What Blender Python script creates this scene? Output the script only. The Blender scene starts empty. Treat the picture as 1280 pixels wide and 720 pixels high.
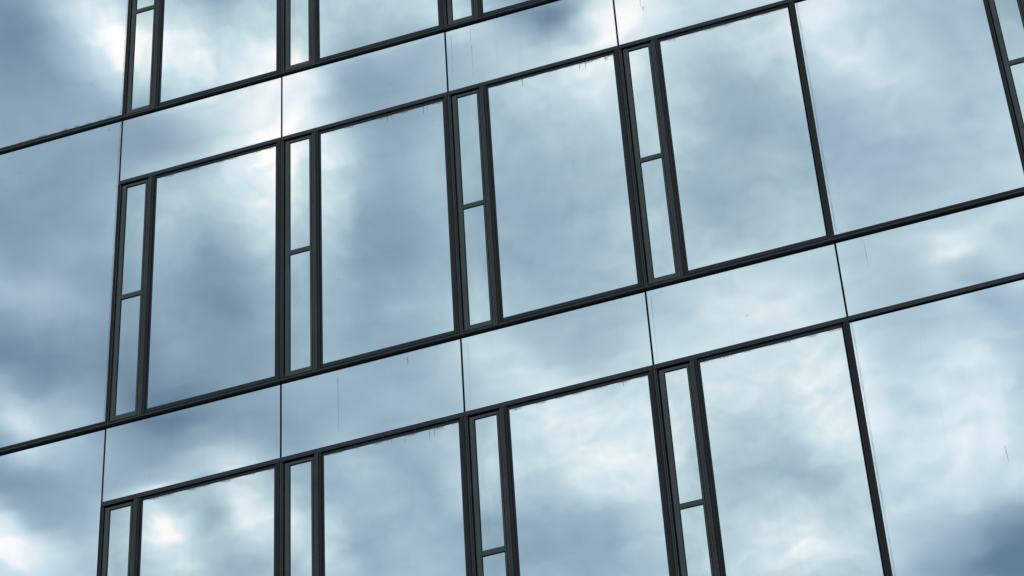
import bpy, bmesh, math, random
from mathutils import Vector, Matrix
random.seed(7)
R_ = math.radians
COL = bpy.context.scene.collection
W = 1.5            # facade module, metres
S = 2.33703 * W    # storey height
HS = 0.49297 * W   # spandrel band height
CAMX, CAMD = 5.31365 * W, 10.92876 * W
EYE = 1.6
Z0 = EYE + 9.98711 * W   # level of the window sills of the middle storey in view
BLOBS = [(-3.86,-4.51,-0.26), (-3.24,-4.36,0.20), (-2.61,-4.20,-0.04), (-1.99,-4.04,-0.28), (-1.36,-3.88,-0.27), (-0.72,-3.72,0.11), (-0.09,-3.56,0.02), (0.54,-3.40,0.42), (1.18,-3.24,-0.01), (1.82,-3.07,-0.52), (2.46,-2.91,0.40), (3.10,-2.75,0.17), (3.75,-2.59,0.08), (4.39,-2.42,0.09), (5.04,-2.26,0.17), (5.69,-2.09,-0.11), (6.34,-1.93,0.08), (6.99,-1.76,-0.13), (-4.26,-3.96,-0.18), (-3.63,-3.79,-0.19), (-2.99,-3.63,0.33), (-2.35,-3.47,0.54), (-1.70,-3.30,0.03), (-1.06,-3.14,0.25), (-0.41,-2.98,-0.04), (0.23,-2.81,-0.19), (0.88,-2.65,-0.09), (1.54,-2.48,0.30), (2.19,-2.31,0.20), (2.85,-2.15,-0.11), (3.50,-1.98,-0.04), (4.16,-1.81,0.11), (4.82,-1.64,0.11), (5.49,-1.47,0.09), (6.15,-1.30,-0.07), (6.82,-1.13,0.12), (-4.68,-3.37,-0.12), (-4.03,-3.21,0.22), (-3.38,-3.04,-0.30), (-2.72,-2.87,-0.27), (-2.07,-2.71,-0.21), (-1.41,-2.54,0.41), (-0.75,-2.37,-0.31), (-0.09,-2.20,0.02), (0.58,-2.03,0.03), (1.24,-1.86,0.03), (1.91,-1.69,-0.15), (2.58,-1.52,0.27), (3.25,-1.34,-0.13), (3.92,-1.17,-0.07), (4.60,-1.00,-0.10), (5.27,-0.82,0.19), (5.95,-0.65,-0.12), (6.63,-0.48,0.16), (-5.11,-2.77,0.11), (-4.45,-2.60,-0.28), (-3.78,-2.42,0.05), (-3.11,-2.25,0.14), (-2.45,-2.08,0.06), (-1.77,-1.91,0.49), (-1.10,-1.73,-0.24), (-0.43,-1.56,0.21), (0.25,-1.38,-0.14), (0.93,-1.21,0.06), (1.61,-1.03,0.04), (2.30,-0.86,-0.05), (2.98,-0.68,-0.07), (3.67,-0.50,0.16), (4.36,-0.32,-0.06), (5.05,-0.15,-0.09), (5.75,0.03,0.05), (6.44,0.21,0.04), (-5.56,-2.13,-0.40), (-4.89,-1.96,0.09), (-4.21,-1.78,-0.06), (-3.52,-1.60,0.13), (-2.84,-1.43,-0.17), (-2.16,-1.25,0.26), (-1.47,-1.07,-0.32), (-0.78,-0.89,-0.04), (-0.09,-0.71,-0.03), (0.61,-0.53,-0.01), (1.31,-0.35,-0.14), (2.00,-0.17,0.20), (2.70,0.01,-0.12), (3.41,0.20,0.02), (4.11,0.38,0.03), (4.82,0.56,0.06), (5.53,0.75,0.07), (6.24,0.93,0.09), (-6.04,-1.47,0.25), (-5.34,-1.29,0.14), (-4.65,-1.11,-0.16), (-3.95,-0.93,-0.02), (-3.25,-0.74,-0.30), (-2.55,-0.56,0.09), (-1.85,-0.38,-0.14), (-1.15,-0.19,0.11), (-0.44,-0.01,0.01), (0.27,0.18,-0.11), (0.98,0.36,0.12), (1.70,0.55,-0.10), (2.41,0.74,0.17), (3.13,0.93,0.15), (3.85,1.11,0.04), (4.58,1.30,-0.04), (5.30,1.49,-0.03), (6.03,1.68,-0.08), (-6.53,-0.78,-0.44), (-5.82,-0.59,-0.19), (-5.11,-0.40,-0.12), (-4.40,-0.22,0.05), (-3.69,-0.03,-0.11), (-2.97,0.16,0.07), (-2.25,0.35,-0.04), (-1.53,0.54,-0.13), (-0.81,0.73,0.22), (-0.08,0.92,0.09), (0.65,1.11,-0.14), (1.38,1.30,0.09), (2.11,1.50,0.15), (2.85,1.69,0.06), (3.58,1.89,0.24), (4.32,2.08,-0.04), (5.07,2.28,0.21), (5.81,2.47,0.02), (-7.05,-0.05,0.13), (-6.33,0.14,0.19), (-5.60,0.33,-0.01), (-4.87,0.53,-0.42), (-4.14,0.72,-0.08), (-3.41,0.92,-0.07), (-2.67,1.11,-0.12), (-1.94,1.31,0.12), (-1.20,1.50,-0.17), (-0.45,1.70,0.21), (0.29,1.90,0.11), (1.04,2.10,0.19), (1.79,2.29,0.04), (2.54,2.49,0.08), (3.30,2.69,0.27), (4.06,2.90,0.00), (4.82,3.10,0.17), (5.58,3.30,0.07), (-7.59,0.71,-0.36), (-6.85,0.91,-0.15), (-6.11,1.11,-0.08), (-5.37,1.31,-0.13), (-4.62,1.51,0.49), (-3.87,1.71,-0.32), (-3.12,1.91,0.32), (-2.36,2.11,-0.34), (-1.60,2.31,0.37), (-0.84,2.52,-0.10), (-0.08,2.72,0.28), (0.69,2.93,0.11), (1.46,3.13,-0.04), (2.23,3.34,-0.09), (3.00,3.54,-0.12), (3.78,3.75,0.21), (4.56,3.96,0.14), (5.34,4.17,0.20), (-8.17,1.51,0.55), (-7.41,1.72,0.18), (-6.65,1.92,-0.13), (-5.88,2.13,0.55), (-5.12,2.33,-0.32), (-4.35,2.54,0.38), (-3.58,2.75,-0.27), (-2.81,2.96,0.13), (-2.03,3.17,-0.18), (-1.25,3.38,-0.04), (-0.47,3.59,-0.16), (0.32,3.80,0.04), (1.10,4.01,0.08), (1.89,4.22,0.31), (2.69,4.44,0.24), (3.48,4.65,-0.05), (4.28,4.87,-0.05), (5.08,5.08,-0.51)]
TIGHT = [(1.84,-2.79,-0.45,0.29), (2.19,-2.63,0.25,0.32), (-5.93,1.87,0.35,0.27), (-4.75,2.19,0.30,0.29), (-5.21,1.87,-0.20,0.26), (-2.83,-3.78,0.22,0.25), (-2.25,-3.27,0.12,0.32), (-1.13,-2.85,0.25,0.26), (4.86,5.37,-0.20,0.47), (4.18,5.35,-0.22,0.40), (3.54,5.18,-0.15,0.32), (5.40,0.96,0.32,0.42), (5.44,1.34,-0.20,0.29), (-6.86,0.15,0.30,0.29)]
UC = (-0.29484859, 0.71492694)
PB = 0.17705

# ------------------------------------------------------------------ materials
def mat(name):
    m = bpy.data.materials.new(name); m.use_nodes = True
    nt = m.node_tree; nt.nodes.clear()
    out = nt.nodes.new('ShaderNodeOutputMaterial')
    return m, nt, out
def N(nt, t, **kw):
    n = nt.nodes.new(t)
    for k, v in kw.items():
        if k in ('operation', 'blend_type', 'data_type', 'noise_dimensions', 'vector_type', 'interpolation_type', 'clamp'):
            setattr(n, k, v)
        else:
            n.inputs[int(k[1:]) if k[0] == 'i' and k[1:].isdigit() else k].default_value = v
    return n
def L(nt, a, b): nt.links.new(a, b)

def glass_mat(name, tint, rough, wave, dirt):
    """Coated facade glass: mirror-like, faint roller waves, thin film of dried dirt and run marks."""
    m, nt, out = mat(name)
    geo = N(nt, 'ShaderNodeNewGeometry')
    oi = N(nt, 'ShaderNodeObjectInfo')
    off = N(nt, 'ShaderNodeVectorMath', operation='SCALE'); off.inputs[0].default_value = (13.1, 7.7, 5.3)
    L(nt, oi.outputs['Random'], off.inputs['Scale'])
    add = N(nt, 'ShaderNodeVectorMath', operation='ADD'); L(nt, geo.outputs['Position'], add.inputs[0]); L(nt, off.outputs[0], add.inputs[1])
    # waves
    mp = N(nt, 'ShaderNodeMapping'); mp.inputs['Scale'].default_value = (0.7, 1, 2.6); L(nt, add.outputs[0], mp.inputs['Vector'])
    nz = N(nt, 'ShaderNodeTexNoise'); nz.inputs['Scale'].default_value = 1.3; nz.inputs['Detail'].default_value = 0.6
    L(nt, mp.outputs[0], nz.inputs['Vector'])
    bp = N(nt, 'ShaderNodeBump'); bp.inputs['Strength'].default_value = 1; bp.inputs['Distance'].default_value = wave
    L(nt, nz.outputs['Fac'], bp.inputs['Height'])
    pb = N(nt, 'ShaderNodeBsdfPrincipled')
    pb.inputs['Metallic'].default_value = 1; pb.inputs['Roughness'].default_value = rough
    pb.inputs['Base Color'].default_value = (*tint, 1)
    # very slight pane-to-pane difference of the coating
    hv = N(nt, 'ShaderNodeHueSaturation'); hv.inputs['Color'].default_value = (*tint, 1)
    mr = N(nt, 'ShaderNodeMapRange'); mr.inputs['To Min'].default_value = 0.97; mr.inputs['To Max'].default_value = 1.03
    L(nt, oi.outputs['Random'], mr.inputs['Value']); L(nt, mr.outputs[0], hv.inputs['Value'])
    L(nt, hv.outputs[0], pb.inputs['Base Color'])
    L(nt, bp.outputs[0], pb.inputs['Normal'])
    # dirt film: vertical runs and small spots
    df = N(nt, 'ShaderNodeBsdfDiffuse'); df.inputs['Color'].default_value = (0.16, 0.15, 0.13, 1)
    m2 = N(nt, 'ShaderNodeMapping'); m2.inputs['Scale'].default_value = (26, 1, 0.7); L(nt, add.outputs[0], m2.inputs['Vector'])
    n2 = N(nt, 'ShaderNodeTexNoise'); n2.inputs['Scale'].default_value = 1.0; n2.inputs['Detail'].default_value = 3; L(nt, m2.outputs[0], n2.inputs['Vector'])
    r2 = N(nt, 'ShaderNodeMapRange'); r2.inputs['From Min'].default_value = 0.6; r2.inputs['From Max'].default_value = 0.85
    r2.inputs['To Max'].default_value = dirt; L(nt, n2.outputs['Fac'], r2.inputs['Value'])
    v3 = N(nt, 'ShaderNodeTexVoronoi'); v3.inputs['Scale'].default_value = 2.3; L(nt, add.outputs[0], v3.inputs['Vector'])
    r3 = N(nt, 'ShaderNodeMapRange'); r3.inputs['From Min'].default_value = 0.028; r3.inputs['From Max'].default_value = 0.008
    r3.inputs['To Max'].default_value = 0.35; L(nt, v3.outputs['Distance'], r3.inputs['Value'])
    n4 = N(nt, 'ShaderNodeTexNoise'); n4.inputs['Scale'].default_value = 1.1; n4.inputs['Detail'].default_value = 5; L(nt, add.outputs[0], n4.inputs['Vector'])
    r4 = N(nt, 'ShaderNodeMapRange'); r4.inputs['From Min'].default_value = 0.35; r4.inputs['From Max'].default_value = 0.8
    r4.inputs['To Max'].default_value = 0.05; L(nt, n4.outputs['Fac'], r4.inputs['Value'])
    s1 = N(nt, 'ShaderNodeMath', operation='ADD'); L(nt, r2.outputs[0], s1.inputs[0]); L(nt, r3.outputs[0], s1.inputs[1])
    s2 = N(nt, 'ShaderNodeMath', operation='ADD'); L(nt, s1.outputs[0], s2.inputs[0]); L(nt, r4.outputs[0], s2.inputs[1])
    mx = N(nt, 'ShaderNodeMixShader'); L(nt, s2.outputs[0], mx.inputs[0]); L(nt, pb.outputs[0], mx.inputs[1]); L(nt, df.outputs[0], mx.inputs[2])
    L(nt, mx.outputs[0], out.inputs[0])
    return m

def metal_mat(name, col, rough, spec=0.5, streak=0.25):
    m, nt, out = mat(name)
    geo = N(nt, 'ShaderNodeNewGeometry')
    nz = N(nt, 'ShaderNodeTexNoise'); nz.inputs['Scale'].default_value = 3; nz.inputs['Detail'].default_value = 6
    L(nt, geo.outputs['Position'], nz.inputs['Vector'])
    cr = N(nt, 'ShaderNodeMapRange'); cr.inputs['To Min'].default_value = 1 - streak; cr.inputs['To Max'].default_value = 1 + streak
    cr.inputs['From Min'].default_value = .3; cr.inputs['From Max'].default_value = .7
    L(nt, nz.outputs['Fac'], cr.inputs['Value'])
    vm = N(nt, 'ShaderNodeVectorMath', operation='SCALE'); vm.inputs[0].default_value = col; L(nt, cr.outputs[0], vm.inputs['Scale'])
    pb = N(nt, 'ShaderNodeBsdfPrincipled'); L(nt, vm.outputs[0], pb.inputs['Base Color'])
    pb.inputs['Roughness'].default_value = rough
    pb.inputs['Specular IOR Level'].default_value = spec
    L(nt, pb.outputs[0], out.inputs[0])
    return m

def stain_mat(name, col, alpha):
    m, nt, out = mat(name)
    geo = N(nt, 'ShaderNodeNewGeometry')
    mp = N(nt, 'ShaderNodeMapping'); mp.inputs['Scale'].default_value = (60, 1, 9); L(nt, geo.outputs['Position'], mp.inputs['Vector'])
    nz = N(nt, 'ShaderNodeTexNoise'); nz.inputs['Scale'].default_value = 1; nz.inputs['Detail'].default_value = 3; L(nt, mp.outputs[0], nz.inputs['Vector'])
    mr = N(nt, 'ShaderNodeMapRange'); mr.inputs['From Min'].default_value = .3; mr.inputs['From Max'].default_value = .65
    mr.inputs['To Min'].default_value = alpha * .25; mr.inputs['To Max'].default_value = alpha; L(nt, nz.outputs['Fac'], mr.inputs['Value'])
    tr = N(nt, 'ShaderNodeBsdfTransparent'); df = N(nt, 'ShaderNodeBsdfDiffuse'); df.inputs['Color'].default_value = (*col, 1)
    mx = N(nt, 'ShaderNodeMixShader'); L(nt, mr.outputs[0], mx.inputs[0]); L(nt, tr.outputs[0], mx.inputs[1]); L(nt, df.outputs[0], mx.inputs[2])
    L(nt, mx.outputs[0], out.inputs[0])
    return m

M = {
    'vision': glass_mat('vision_glass', (0.645, 0.742, 0.81), 0.02, 0.00022, 0.03),
    'vent': glass_mat('vent_glass', (0.62, 0.725, 0.78), 0.02, 0.0001, 0.03),
    'spandrel': glass_mat('spandrel_glass', (0.655, 0.75, 0.825), 0.03, 0.00035, 0.05),
    'flush': glass_mat('flush_glass', (0.645, 0.74, 0.83), 0.025, 0.0003, 0.04),
    'cap': metal_mat('anthracite_coated_aluminium', (0.012, 0.011, 0.012), 0.40, 0.25),
    'head': metal_mat('anthracite_head_profile', (0.027, 0.036, 0.048), 0.42, 0.35),
    'sash': metal_mat('grey_coated_sash', (0.062, 0.078, 0.082), 0.42, 0.4),
    'ridge': metal_mat('profile_edge_painted_light', (0.095, 0.108, 0.110), 0.40, 0.45),  # thin light line of the profile's reflection, put into the ridge colour
    'sill': metal_mat('anthracite_sill_profile', (0.038, 0.042, 0.048), 0.42, 0.35),
    'bead': metal_mat('dark_blue_grey_bead', (0.020, 0.032, 0.048), 0.5, 0.3),
    'gasket': metal_mat('black_rubber_gasket_and_shade', (0.004, 0.005, 0.006), 0.6, 0.12),
    'rust': stain_mat('brown_run_stain', (0.46, 0.31, 0.19), 0.42),
    'dark_run': stain_mat('dark_run_stain', (0.19, 0.19, 0.19), 0.27),
    'pale_run': stain_mat('pale_sealant_smear', (0.34, 0.33, 0.30), 0.22),
}

# ------------------------------------------------------------------ mesh helpers
def box(bm, x0, x1, y0, y1, z0, z1, mi=0, bev=0.0):
    vs = [bm.verts.new((x, y, z)) for x in (x0, x1) for y in (y0, y1) for z in (z0, z1)]
    fs = []
    for q in ((0, 1, 3, 2), (4, 6, 7, 5), (0, 4, 5, 1), (2, 3, 7, 6), (0, 2, 6, 4), (1, 5, 7, 3)):
        f = bm.faces.new([vs[i] for i in q]); f.material_index = mi; fs.append(f)
    if bev:
        es = list({e for f in fs for e in f.edges})
        bmesh.ops.bevel(bm, geom=es, offset=bev, segments=1, profile=0.5, affect='EDGES', clamp_overlap=True)

def obj(name, bm, mats, parent=None, loc=(0, 0, 0), **props):
    bmesh.ops.recalc_face_normals(bm, faces=[f for f in bm.faces if not f.smooth])
    me = bpy.data.meshes.new(name); bm.to_mesh(me); bm.free()
    for m in (mats if isinstance(mats, (list, tuple)) else [mats]): me.materials.append(m)
    o = bpy.data.objects.new(name, me); COL.objects.link(o); o.location = loc
    if parent: o.parent = parent
    for k, v in props.items(): o[k] = v
    return o

def copy_obj(src, parent, loc):
    o = src.copy(); COL.objects.link(o); o.parent = parent; o.location = loc
    return o

def glass_mesh(bm, w, h, bulge, n=14, tilt=(0, 0), y=0.0):
    """A sheet of glass w x h, corner at the origin, front towards -Y, very slightly bowed like sealed units are."""
    g = []
    for j in range(n + 1):
        row = []
        for i in range(n + 1):
            a, b = 2 * i / n - 1, 2 * j / n - 1
            d = bulge * (1 - a * a) * (1 - b * b) ** .8 + tilt[0] * a * w / 2 + tilt[1] * b * h / 2
            row.append(bm.verts.new((w * i / n, y - d, h * j / n)))
        g.append(row)
    for j in range(n):
        for i in range(n):
            f = bm.faces.new((g[j][i], g[j][i + 1], g[j + 1][i + 1], g[j + 1][i])); f.smooth = True
    box(bm, 0.001, w - 0.001, y + 0.003, y + 0.009, 0.001, h - 0.001)

def stain(bm, x, ztop, w, ln, mi, y=-0.0035):
    """A run mark: a long thin tapering patch lying on the glass."""
    n = 6; a = []; b = []
    for i in range(n + 1):
        t = i / n; hw = w * .5 * (1 - t) ** .6 * (0.8 + .4 * random.random()) + .0006
        dx = random.uniform(-.15, .15) * w
        if ln > 2: hw, dx = w * .5 * random.uniform(.85, 1.1), 0
        a.append(bm.verts.new((x - hw + dx, y, ztop - ln * t))); b.append(bm.verts.new((x + hw + dx, y, ztop - ln * t)))
    for i in range(n):
        f = bm.faces.new((a[i], a[i + 1], b[i + 1], b[i])); f.material_index = mi; f.smooth = True

# ------------------------------------------------------------------ the building
bld = bpy.data.objects.new('office_building', None); COL.objects.link(bld)
bld['label'] = 'office building with mirror glass curtain wall in dark metal frames reflecting cloudy sky'
bld['category'] = 'building'

PLAIN = {-1, 4}            # modules glazed flush, without the narrow vent beside the window
TALL = {-1}                # modules whose panel runs through the floor band
COLS = range(-3, 8); ROWS = range(-2, 3)
P = 0.014                  # how far the caps stand proud of the glass
YB = 0.03

def rnd(a): return random.uniform(-a, a)
def sheet(name, kind, parent, x, z, w, h, bulge, extra=None, y=0.0):
    bm = bmesh.new(); glass_mesh(bm, w, h, bulge * random.uniform(.6, 1.3), tilt=(rnd(.0014), rnd(.0012)), n=18 if w > .5 else 8)
    if extra: extra(bm)
    return obj(name, bm, [M[kind], M['rust'], M['dark_run'], M['pale_run']], parent, (x, y, z))

def sz(r): return Z0 + r * S

def glass_extra(key, rim=False):
    """Run marks where the photograph shows them: (x, top, width, length, material) in the pane's own coordinates."""
    table = EXTRA.get(key)
    if not table and not rim: return None
    def f(bm):
        if rim:        # brown fringe washed down from the head profile
            for q in range(7): stain(bm, .08 + q * .16 + random.uniform(-.05, .05), 2.582, random.uniform(.10, .2), random.uniform(.012, .028), 1)
        for s_ in table or (): stain(bm, *s_)
    return f

EXTRA = {
    ('win', 0, 1): [(.60, 2.585, .010, .09, 1), (.63, 2.585, .05, .03, 1), (.74, 2.585, .006, .06, 1), (.92, 2.585, .012, .10, 1), (.955, 2.585, .006, .07, 1), (.80, 2.585, .12, .018, 1)],
    ('win', 0, 2): [(.30, 2.585, .010, .10, 1), (.80, 2.585, .010, .09, 1), (.85, 2.585, .008, .12, 1), (.90, 2.585, .20, .025, 1), (.60, 2.585, .15, .015, 1), (1.03, 2.585, .05, .06, 1)],
    ('win', -1, 1): [(.55, 2.585, .006, .06, 1), (.66, 2.585, .010, .09, 1), (.72, 2.585, .15, .02, 1), (.86, 2.585, .012, .13, 1), (.90, 2.585, .008, .10, 1), (.95, 2.585, .10, .03, 1)],
    ('win', 0, 3): [(.12, 2.585, .010, .05, 1), (.7, 2.585, .25, .012, 1)],
    ('win', -1, 2): [(.5, 2.585, .3, .012, 1), (.9, 2.585, .008, .06, 1)],
    ('span', 0, 2): [(.045, .69, .005, .69, 3)],
    ('span', 1, 2): [(.045, .69, .005, .69, 3), (.22, .70, .006, .18, 2), (.222, .5, .008, .4, 3)],
    ('span', 1, 3): [(.22, .60, .016, .22, 3), (.24, .40, .02, .06, 2)],
    ('span', 0, 1): [(.47, .68, .012, .58, 3), (1.05, .70, .012, .07, 1)],
    ('span', 0, 3): [(.03, .69, .006, .69, 3)],
    ('span', 0, 4): [(.21, .70, .006, .28, 2)],
    ('flat', -1, 4): [(.017, 2.64, .014, 2.6, 3), (.93, 1.17, .010, .16, 2)],
    ('flat', 0, 4): [(.017, 2.64, .014, 2.6, 3)],
    ('tall', 0, -1): [(1.474, 3.42, .016, 3.4, 3), (1.36, 3.37, .018, .02, 2)],
    ('tall', 1, -1): [(1.474, 3.42, .016, 3.4, 3), (1.16, .52, .016, .02, 2)] + [(.5 + .075 * q + .02 * (q % 3), .004, .07, -(.012 + .005 * (q * 5 % 4)), 1) for q in range(12)],
}

protos = {}
def part_mesh(kind, build, mats):
    """One mesh per kind of part; repeats share it."""
    def place(parent, loc, name):
        if kind not in protos:
            bm = bmesh.new(); build(bm)
            protos[kind] = obj(name, bm, mats, parent, loc)
            return protos[kind]
        return copy_obj(protos[kind], parent, loc)
    return place

BV = 0.0015
def b_mullion_left(bm):       # between a window and the vent to its right
    z0, z1 = .042, S - HS - .062
    box(bm, -.036, -.006, -P, YB, z0, z1, 0, BV)
    box(bm, -.0035, .0125, -P + .002, YB, z0, z1, 3, BV)  # lighter strip of the same cap, its shading put into the colour
    box(bm, .0145, .0215, -P + .005, YB, z0, z1, 1, BV)
    box(bm, .0222, .034, .004, YB, z0, z1, 2)
def b_mullion_edge(bm):       # at the edge of a flush glazed module
    z0, z1 = .042, S - HS - .062
    box(bm, -.004, .014, -P, YB, z0, z1, 0, BV)
    box(bm, .016, .023, -P + .004, YB, z0, z1, 1, BV)
    box(bm, .0237, .034, .004, YB, z0, z1, 2)
def b_mullion_right(bm):      # between the vent and the window to its right
    z0, z1 = .042, S - HS - .062
    box(bm, .2805, .289, -P + .003, YB, z0, z1, 1, BV)
    box(bm, .2900, .313, -P + .001, YB, z0, z1, 3, BV)  # strips step light to dark: the profile's shading put into their colours
    box(bm, .3155, .338, -P, YB, z0, z1, 0, BV)
    box(bm, .2783, .2803, .004, YB, z0, z1, 2)
def b_mullion_plain(bm):      # between a window and a flush glazed module
    z0, z1 = .042, S - HS - .062
    box(bm, -.030, .006, -P, YB, z0, z1, 0, BV)
    box(bm, -.040, -.032, -P + .006, YB, z0, z1, 3, BV)
    box(bm, -.056, -.0415, -.003, YB, z0, z1, 2)
def b_sill(bm):
    box(bm, -.002, W - .004, -P, YB, .0215, .0405, 0, BV)
    box(bm, -.002, W - .004, -P + .001, YB, .007, .0205, 1, BV)  # lower half of the cap black: underside shade put into the colour
    box(bm, 0, W - .002, -P + .006, YB, -.002, .0062, 1)
    box(bm, 0, W - .002, -.0035, YB + .002, .041, .077, 2)
    box(bm, 0, W - .002, -.0060, YB + .003, .0408, .056, 1)
def b_head(bm):
    box(bm, -.002, W - .004, -P, YB, -.062, -.017, 0, BV)
    box(bm, 0, W - .002, -P + .008, YB - .001, -.068, -.063, 1)
def b_seal(bm):
    box(bm, -.0075, .0075, .001, YB, -HS - .0, .0, 0)
def b_seal_tall(bm):
    box(bm, -.0075, .0075, .001, YB, .05, S, 0)
def b_vent(bm):               # the vent's sash: stiles and rails
    z0, z1 = .044, S - HS - .081
    a, b = .036, .278
    box(bm, a, .074, -.006, YB, z0, z1, 0, BV)
    box(bm, .254, .266, -.006, YB, z0, z1, 0, BV)
    box(bm, .2662, .271, -.001, YB, z0, z1, 1)
    box(bm, .2712, b, -.008, YB, z0, z1, 0, .001)
    box(bm, .0745, .2535, -.0058, YB, z0, .104, 0, BV)
    box(bm, .0745, .2535, -.0058, YB, z1 - .028, z1, 0, BV)
    box(bm, .0745, .2535, -.0056, YB, 1.361, 1.409, 0, BV)
    # glazing gasket against the panes
    for x0, x1 in ((.0742, .0805), (.2485, .2538)):
        box(bm, x0, x1, .001, YB, .1045, 1.3605, 1); box(bm, x0, x1, .001, YB, 1.4095, z1 - .0285, 1)
def b_frame(bm):              # bead round a big window (module coordinates)
    a, b = .3385, W - .0365; z0, z1 = .0775, S - HS - .063
    box(bm, a, a + .0155, -.003, YB, z0, z1, 0, .001)
    box(bm, b - .0165, b, -.003, YB, z0, z1, 0, .001)
    box(bm, a + .0158, b - .0168, -.0028, YB, z0, .0955, 0)
    box(bm, a + .0158, b - .0168, -.0028, YB, z1 - .028, z1, 0)
def b_frame_flush(bm):
    z0, z1 = .0775, S - HS - .063
    box(bm, .016, W - .006, .0125, YB + .01, z0, z1, 0)

mull_l = part_mesh('ml', b_mullion_left, [M['cap'], M['ridge'], M['gasket'], M['sill']])
mull_e = part_mesh('me', b_mullion_edge, [M['cap'], M['ridge'], M['gasket']])
mull_r = part_mesh('mr', b_mullion_right, [M['cap'], M['ridge'], M['gasket'], M['sill']])
mull_p = part_mesh('mp', b_mullion_plain, [M['cap'], M['ridge'], M['bead'], M['sill']])
sill = part_mesh('sill', b_sill, [M['sill'], M['gasket'], M['bead']])
head = part_mesh('head', b_head, [M['head'], M['gasket']])
seal = part_mesh('seal', b_seal, [M['gasket']])
seal_t = part_mesh('sealt', b_seal_tall, [M['gasket']])
vent = part_mesh('vent', b_vent, [M['sash'], M['gasket']])
frame = part_mesh('frame', b_frame, [M['bead']])

WH = S - HS                      # window band height
for c in COLS:
    x = c * W
    for r in ROWS:
        z = sz(r)
        sill(bld, (x, 0, z), 'sill_transom')
        if c in TALL:
            # one panel through the whole storey
            sheet('flush_glass_panel', 'flush', bld, x + .009, z + .074, W - .016, S - .073, .0008, glass_extra(('tall', r, c)))
            seal_t(bld, (x, 0, z), 'joint_seal')
            continue
        # floor band above the window band
        head(bld, (x, 0, z + WH), 'head_transom')
        sheet('spandrel_panel', 'spandrel', bld, x + .008, z + WH - .018, W - .016, HS + .022, .0006, glass_extra(('span', r + 1, c)))
        seal(bld, (x, 0, z + S), 'joint_seal')
        if c in PLAIN:
            sheet('flush_glass_panel', 'flush', bld, x + .0065, z + .074, W - .0065 - (.008), WH - .074 - .061, .0008, glass_extra(('flat', r, c)))
            mull_p(bld, (x, 0, z), 'mullion')
            continue
        (mull_e if (c - 1) in PLAIN else mull_l)(bld, (x, 0, z), 'mullion')
        mull_r(bld, (x, 0, z), 'mullion')
        v = vent(bld, (x, 0, z), 'vent_window')
        sheet('pane', 'vent', v, .080, .1035, .169, 1.258, .00012, y=.003)
        sheet('pane', 'vent', v, .080, 1.4085, .169, WH - .109 - 1.4085, .00012, y=.003)
        f = frame(bld, (x, 0, z), 'window')
        sheet('pane', 'vision', f, .3535, .0945, W - .0365 - .0160 - .3535, WH - .0905 - .0945, .0007, glass_extra(('win', r, c), rim=True), y=.002)

# body of the building behind and below the glazing
X0, X1 = COLS[0] * W, (COLS[-1] + 1) * W
ZB, ZT = sz(ROWS[0]), sz(ROWS[-1] + 1)
bm = bmesh.new(); box(bm, X0 + .02, X1 - .02, .06, 14, 0, ZT + .3); obj('core_wall', bm, M['gasket'], bld)
bm = bmesh.new()
box(bm, X0 - .35, X0 + .01, -.05, 14.2, 0, ZT + .6); box(bm, X1 - .01, X1 + .35, -.05, 14.2, 0, ZT + .6)
obj('end_wall', bm, metal_mat('grey_stone_cladding', (.28, .28, .27), .7), bld)
bm = bmesh.new(); box(bm, X0 + .012, X1 - .012, -.06, 14.2, ZT + .05, ZT + .6, 0, .01); obj('roof', bm, M['head'], bld)
# lower storeys, glazed more simply
nlow = 6
bm = bmesh.new()
for i in range(12):
    xx = X0 + i * (X1 - X0) / 11
    box(bm, xx - .03 if i else xx + .012, xx + .03 if i < 11 else xx - .012, -.03, .058, 0.1, ZB - .008)
for k in range(4):
    zz = .1 + k * (ZB - .1) / 4
    for i in range(11):
        xx = X0 + i * (X1 - X0) / 11
        box(bm, xx + .031, xx + (X1 - X0) / 11 - .031, -.026, .056, zz, zz + .12)
obj('lower_frame', bm, M['cap'], bld)
bm = bmesh.new(); box(bm, X0 + .02, X1 - .02, .004, .05, .1, ZB - .01); obj('lower_glazing', bm, M['spandrel'], bld)

# ------------------------------------------------------------------ ground
m, nt, out = mat('asphalt')
pb = N(nt, 'ShaderNodeBsdfPrincipled'); pb.inputs['Roughness'].default_value = .9
g = N(nt, 'ShaderNodeNewGeometry'); nz = N(nt, 'ShaderNodeTexNoise'); nz.inputs['Scale'].default_value = 4; nz.inputs['Detail'].default_value = 8
L(nt, g.outputs['Position'], nz.inputs['Vector'])
cr = N(nt, 'ShaderNodeValToRGB'); cr.color_ramp.elements[0].color = (.035, .035, .037, 1); cr.color_ramp.elements[1].color = (.075, .075, .075, 1)
L(nt, nz.outputs['Fac'], cr.inputs[0]); L(nt, cr.outputs[0], pb.inputs['Base Color']); L(nt, pb.outputs[0], out.inputs[0])
bm = bmesh.new(); vs = [bm.verts.new(p) for p in ((-2000, -2000, 0), (2000, -2000, 0), (2000, 2000, 0), (-2000, 2000, 0))]; bm.faces.new(vs)
obj('ground', bm, m, kind='structure')

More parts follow.
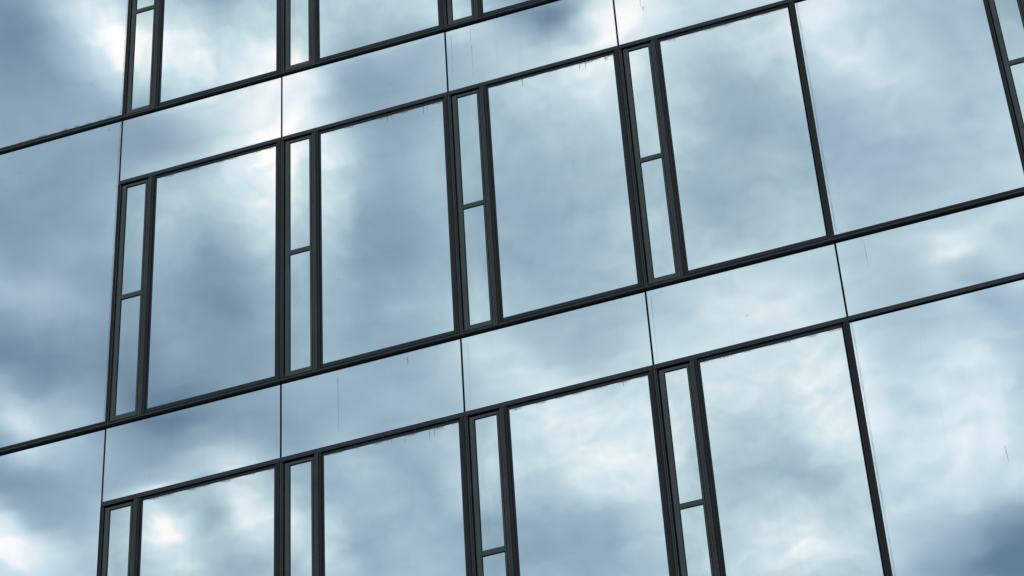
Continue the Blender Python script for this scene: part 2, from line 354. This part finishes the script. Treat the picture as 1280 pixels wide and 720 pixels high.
# ------------------------------------------------------------------ sky
SUN_EL, SUN_AZ = 58, 300      # sun veiled by cloud, high, beyond the building
wd = bpy.data.worlds.new('World'); bpy.context.scene.world = wd; wd.use_nodes = True
nt = wd.node_tree; nt.nodes.clear()
out = nt.nodes.new('ShaderNodeOutputWorld'); bg = nt.nodes.new('ShaderNodeBackground'); bg.inputs['Strength'].default_value = 0.1
L(nt, bg.outputs[0], out.inputs[0])
sky = nt.nodes.new('ShaderNodeTexSky'); sky.sky_type = 'NISHITA'; sky.sun_disc = False
sky.sun_elevation = R_(SUN_EL); sky.sun_rotation = R_(SUN_AZ)
tc = nt.nodes.new('ShaderNodeTexCoord'); sp = nt.nodes.new('ShaderNodeSeparateXYZ'); L(nt, tc.outputs['Generated'], sp.inputs[0])
def MA(op, a, b=None, c=None, clamp=False):
    n = nt.nodes.new('ShaderNodeMath'); n.operation = op; n.use_clamp = clamp
    for i, v in enumerate((a, b, c)):
        if v is None: continue
        if isinstance(v, (int, float)): n.inputs[i].default_value = v
        else: L(nt, v, n.inputs[i])
    return n.outputs[0]
# where the line of sight meets the cloud layer overhead
zc = MA('MAXIMUM', sp.outputs['Z'], .06)
K = 24.3902
u = MA('MULTIPLY', MA('SUBTRACT', MA('DIVIDE', sp.outputs['X'], zc), UC[0]), K)
w_ = MA('MULTIPLY', MA('SUBTRACT', MA('DIVIDE', MA('MULTIPLY', sp.outputs['Y'], -.67), zc), UC[1]), K)
cb = nt.nodes.new('ShaderNodeCombineXYZ'); L(nt, u, cb.inputs[0]); L(nt, w_, cb.inputs[1])
def noise(scale, detail, vec, rough=.5, off=(0, 0, 0), sc=(1, 1, 1), rot=0, col=False, dist=0):
    mp = nt.nodes.new('ShaderNodeMapping'); mp.inputs['Location'].default_value = off; mp.inputs['Scale'].default_value = sc
    mp.inputs['Rotation'].default_value = (0, 0, rot); L(nt, vec, mp.inputs[0])
    n = nt.nodes.new('ShaderNodeTexNoise'); n.inputs['Scale'].default_value = scale; n.inputs['Detail'].default_value = detail
    n.inputs['Roughness'].default_value = rough; n.inputs['Distortion'].default_value = dist
    L(nt, mp.outputs[0], n.inputs['Vector'])
    return n.outputs['Color'] if col else n.outputs['Fac']
wn = noise(.8, 7, cb.outputs[0], .62, (3, 1, 4), col=True)
ws = nt.nodes.new('ShaderNodeVectorMath'); ws.operation = 'SUBTRACT'; L(nt, wn, ws.inputs[0]); ws.inputs[1].default_value = (.5, .5, .5)
wm = nt.nodes.new('ShaderNodeVectorMath'); wm.operation = 'MULTIPLY_ADD'; L(nt, ws.outputs[0], wm.inputs[0]); wm.inputs[1].default_value = (1.05, 1.05, 0); L(nt, cb.outputs[0], wm.inputs[2])
pt = wm.outputs[0]
acc = None
for bx, by, amp in BLOBS:      # the denser and thinner parts of the cloud layer
    if abs(amp) < .02: continue
    d = nt.nodes.new('ShaderNodeVectorMath'); d.operation = 'DISTANCE'; L(nt, pt, d.inputs[0]); d.inputs[1].default_value = (bx, by, 0)
    e = MA('POWER', PB, MA('MULTIPLY', d.outputs['Value'], d.outputs['Value']))
    acc = MA('MULTIPLY', e, amp) if acc is None else MA('MULTIPLY_ADD', e, amp, acc)
for bx, by, amp, sg in TIGHT:  # small torn pieces of cloud
    d = nt.nodes.new('ShaderNodeVectorMath'); d.operation = 'DISTANCE'; L(nt, pt, d.inputs[0]); d.inputs[1].default_value = (bx, by, 0)
    e = MA('POWER', math.exp(-1 / sg ** 2), MA('MULTIPLY', d.outputs['Value'], d.outputs['Value']))
    acc = MA('MULTIPLY_ADD', e, amp, acc)
n1 = noise(.75, 6, pt, .52, (0, 0, 2), dist=.4)
n2 = noise(2.0, 6, pt, .56, (5, 2, 7), sc=(.55, 1.3, 1), rot=-.1)
n3 = noise(4.2, 6, pt, .6, (1, 8, 3), sc=(.5, 1.2, 1), rot=-.15, dist=.3)
n0 = noise(.06, 2, cb.outputs[0], .5)
t = MA('ADD', acc, .45)
t = MA('MULTIPLY_ADD', MA('SUBTRACT', n1, .5), .16, t)
t = MA('MULTIPLY_ADD', MA('SUBTRACT', n2, .5), .22, t)
wisp = MA('MULTIPLY', MA('SUBTRACT', n3, .5), MA('MAXIMUM', MA('MULTIPLY_ADD', acc, .75, .17), .08))   # thin bright cloud shows more structure
t = MA('ADD', t, MA('MULTIPLY', wisp, 1.5))
ramp = nt.nodes.new('ShaderNodeValToRGB'); ramp.color_ramp.interpolation = 'LINEAR'
el = ramp.color_ramp.elements
def lin(c): return [((v / 255 + .055) / 1.055) ** 2.4 if v > 10 else v / 255 / 12.92 for v in c]
stops = [(0.0, (97, 124, 147)), (.15, (119, 145, 164)), (.3, (138, 165, 181)), (.45, (160, 187, 199)), (.6, (183, 208, 216)), (.75, (206, 226, 231)), (.9, (232, 241, 242)), (1.0, (253, 253, 249))]
TINT = (0.61, 0.71, 0.765)
el[0].position = 0
for i, (p_, c_) in enumerate(stops):
    e = el[0] if i == 0 else (el[1] if i == len(stops) - 1 else el.new(p_))
    e.position = p_
for i, (p_, c_) in enumerate(stops):
    el[i].position = p_; el[i].color = (*[v / t_ * .5 for v, t_ in zip(lin(c_), TINT)], 1)
L(nt, t, ramp.inputs[0])
sc_ = nt.nodes.new('ShaderNodeVectorMath'); sc_.operation = 'SCALE'; sc_.inputs['Scale'].default_value = 20 * 1.02; L(nt, ramp.outputs[0], sc_.inputs[0])
mix = nt.nodes.new('ShaderNodeMix'); mix.data_type = 'RGBA'; mix.inputs[0].default_value = 0.95   # cloud cover
L(nt, sky.outputs[0], mix.inputs[6]); L(nt, sc_.outputs[0], mix.inputs[7]); L(nt, mix.outputs[2], bg.inputs[0])

sd = bpy.data.lights.new('sun', 'SUN'); sd.energy = .6; sd.angle = R_(14); sd.color = (1, .96, .9)
so = bpy.data.objects.new('sun', sd); COL.objects.link(so)
az = R_(SUN_AZ)
dirv = Vector((math.sin(az) * math.cos(R_(SUN_EL)), math.cos(az) * math.cos(R_(SUN_EL)), math.sin(R_(SUN_EL))))
so.rotation_euler = dirv.to_track_quat('Z', 'Y').to_euler()

# ------------------------------------------------------------------ camera
cd = bpy.data.cameras.new('camera'); co = bpy.data.objects.new('camera', cd); COL.objects.link(co)
cd.sensor_width = 36; cd.lens = 36 * 3650.66 / 1280; cd.clip_end = 5000
RR = ((0.94938842, -0.05082429, -0.30996536), (0.24412892, 0.7403298, 0.62634883), (0.19764286, -0.67031983, 0.71526822))
ax = [Vector((a, -c, b)) for a, b, c in RR]
mw = Matrix((ax[0], ax[1], ax[2])).transposed().to_4x4(); mw.translation = (CAMX, -CAMD, EYE)
co.matrix_world = mw
sc = bpy.context.scene; sc.camera = co
sc.cycles.max_bounces = 5; sc.cycles.diffuse_bounces = 2; sc.cycles.transparent_max_bounces = 6
wd.cycles.sampling_method = 'NONE'
sc.view_settings.view_transform = 'Standard'; sc.view_settings.look = 'None'; sc.view_settings.exposure = 0; sc.view_settings.gamma = 1
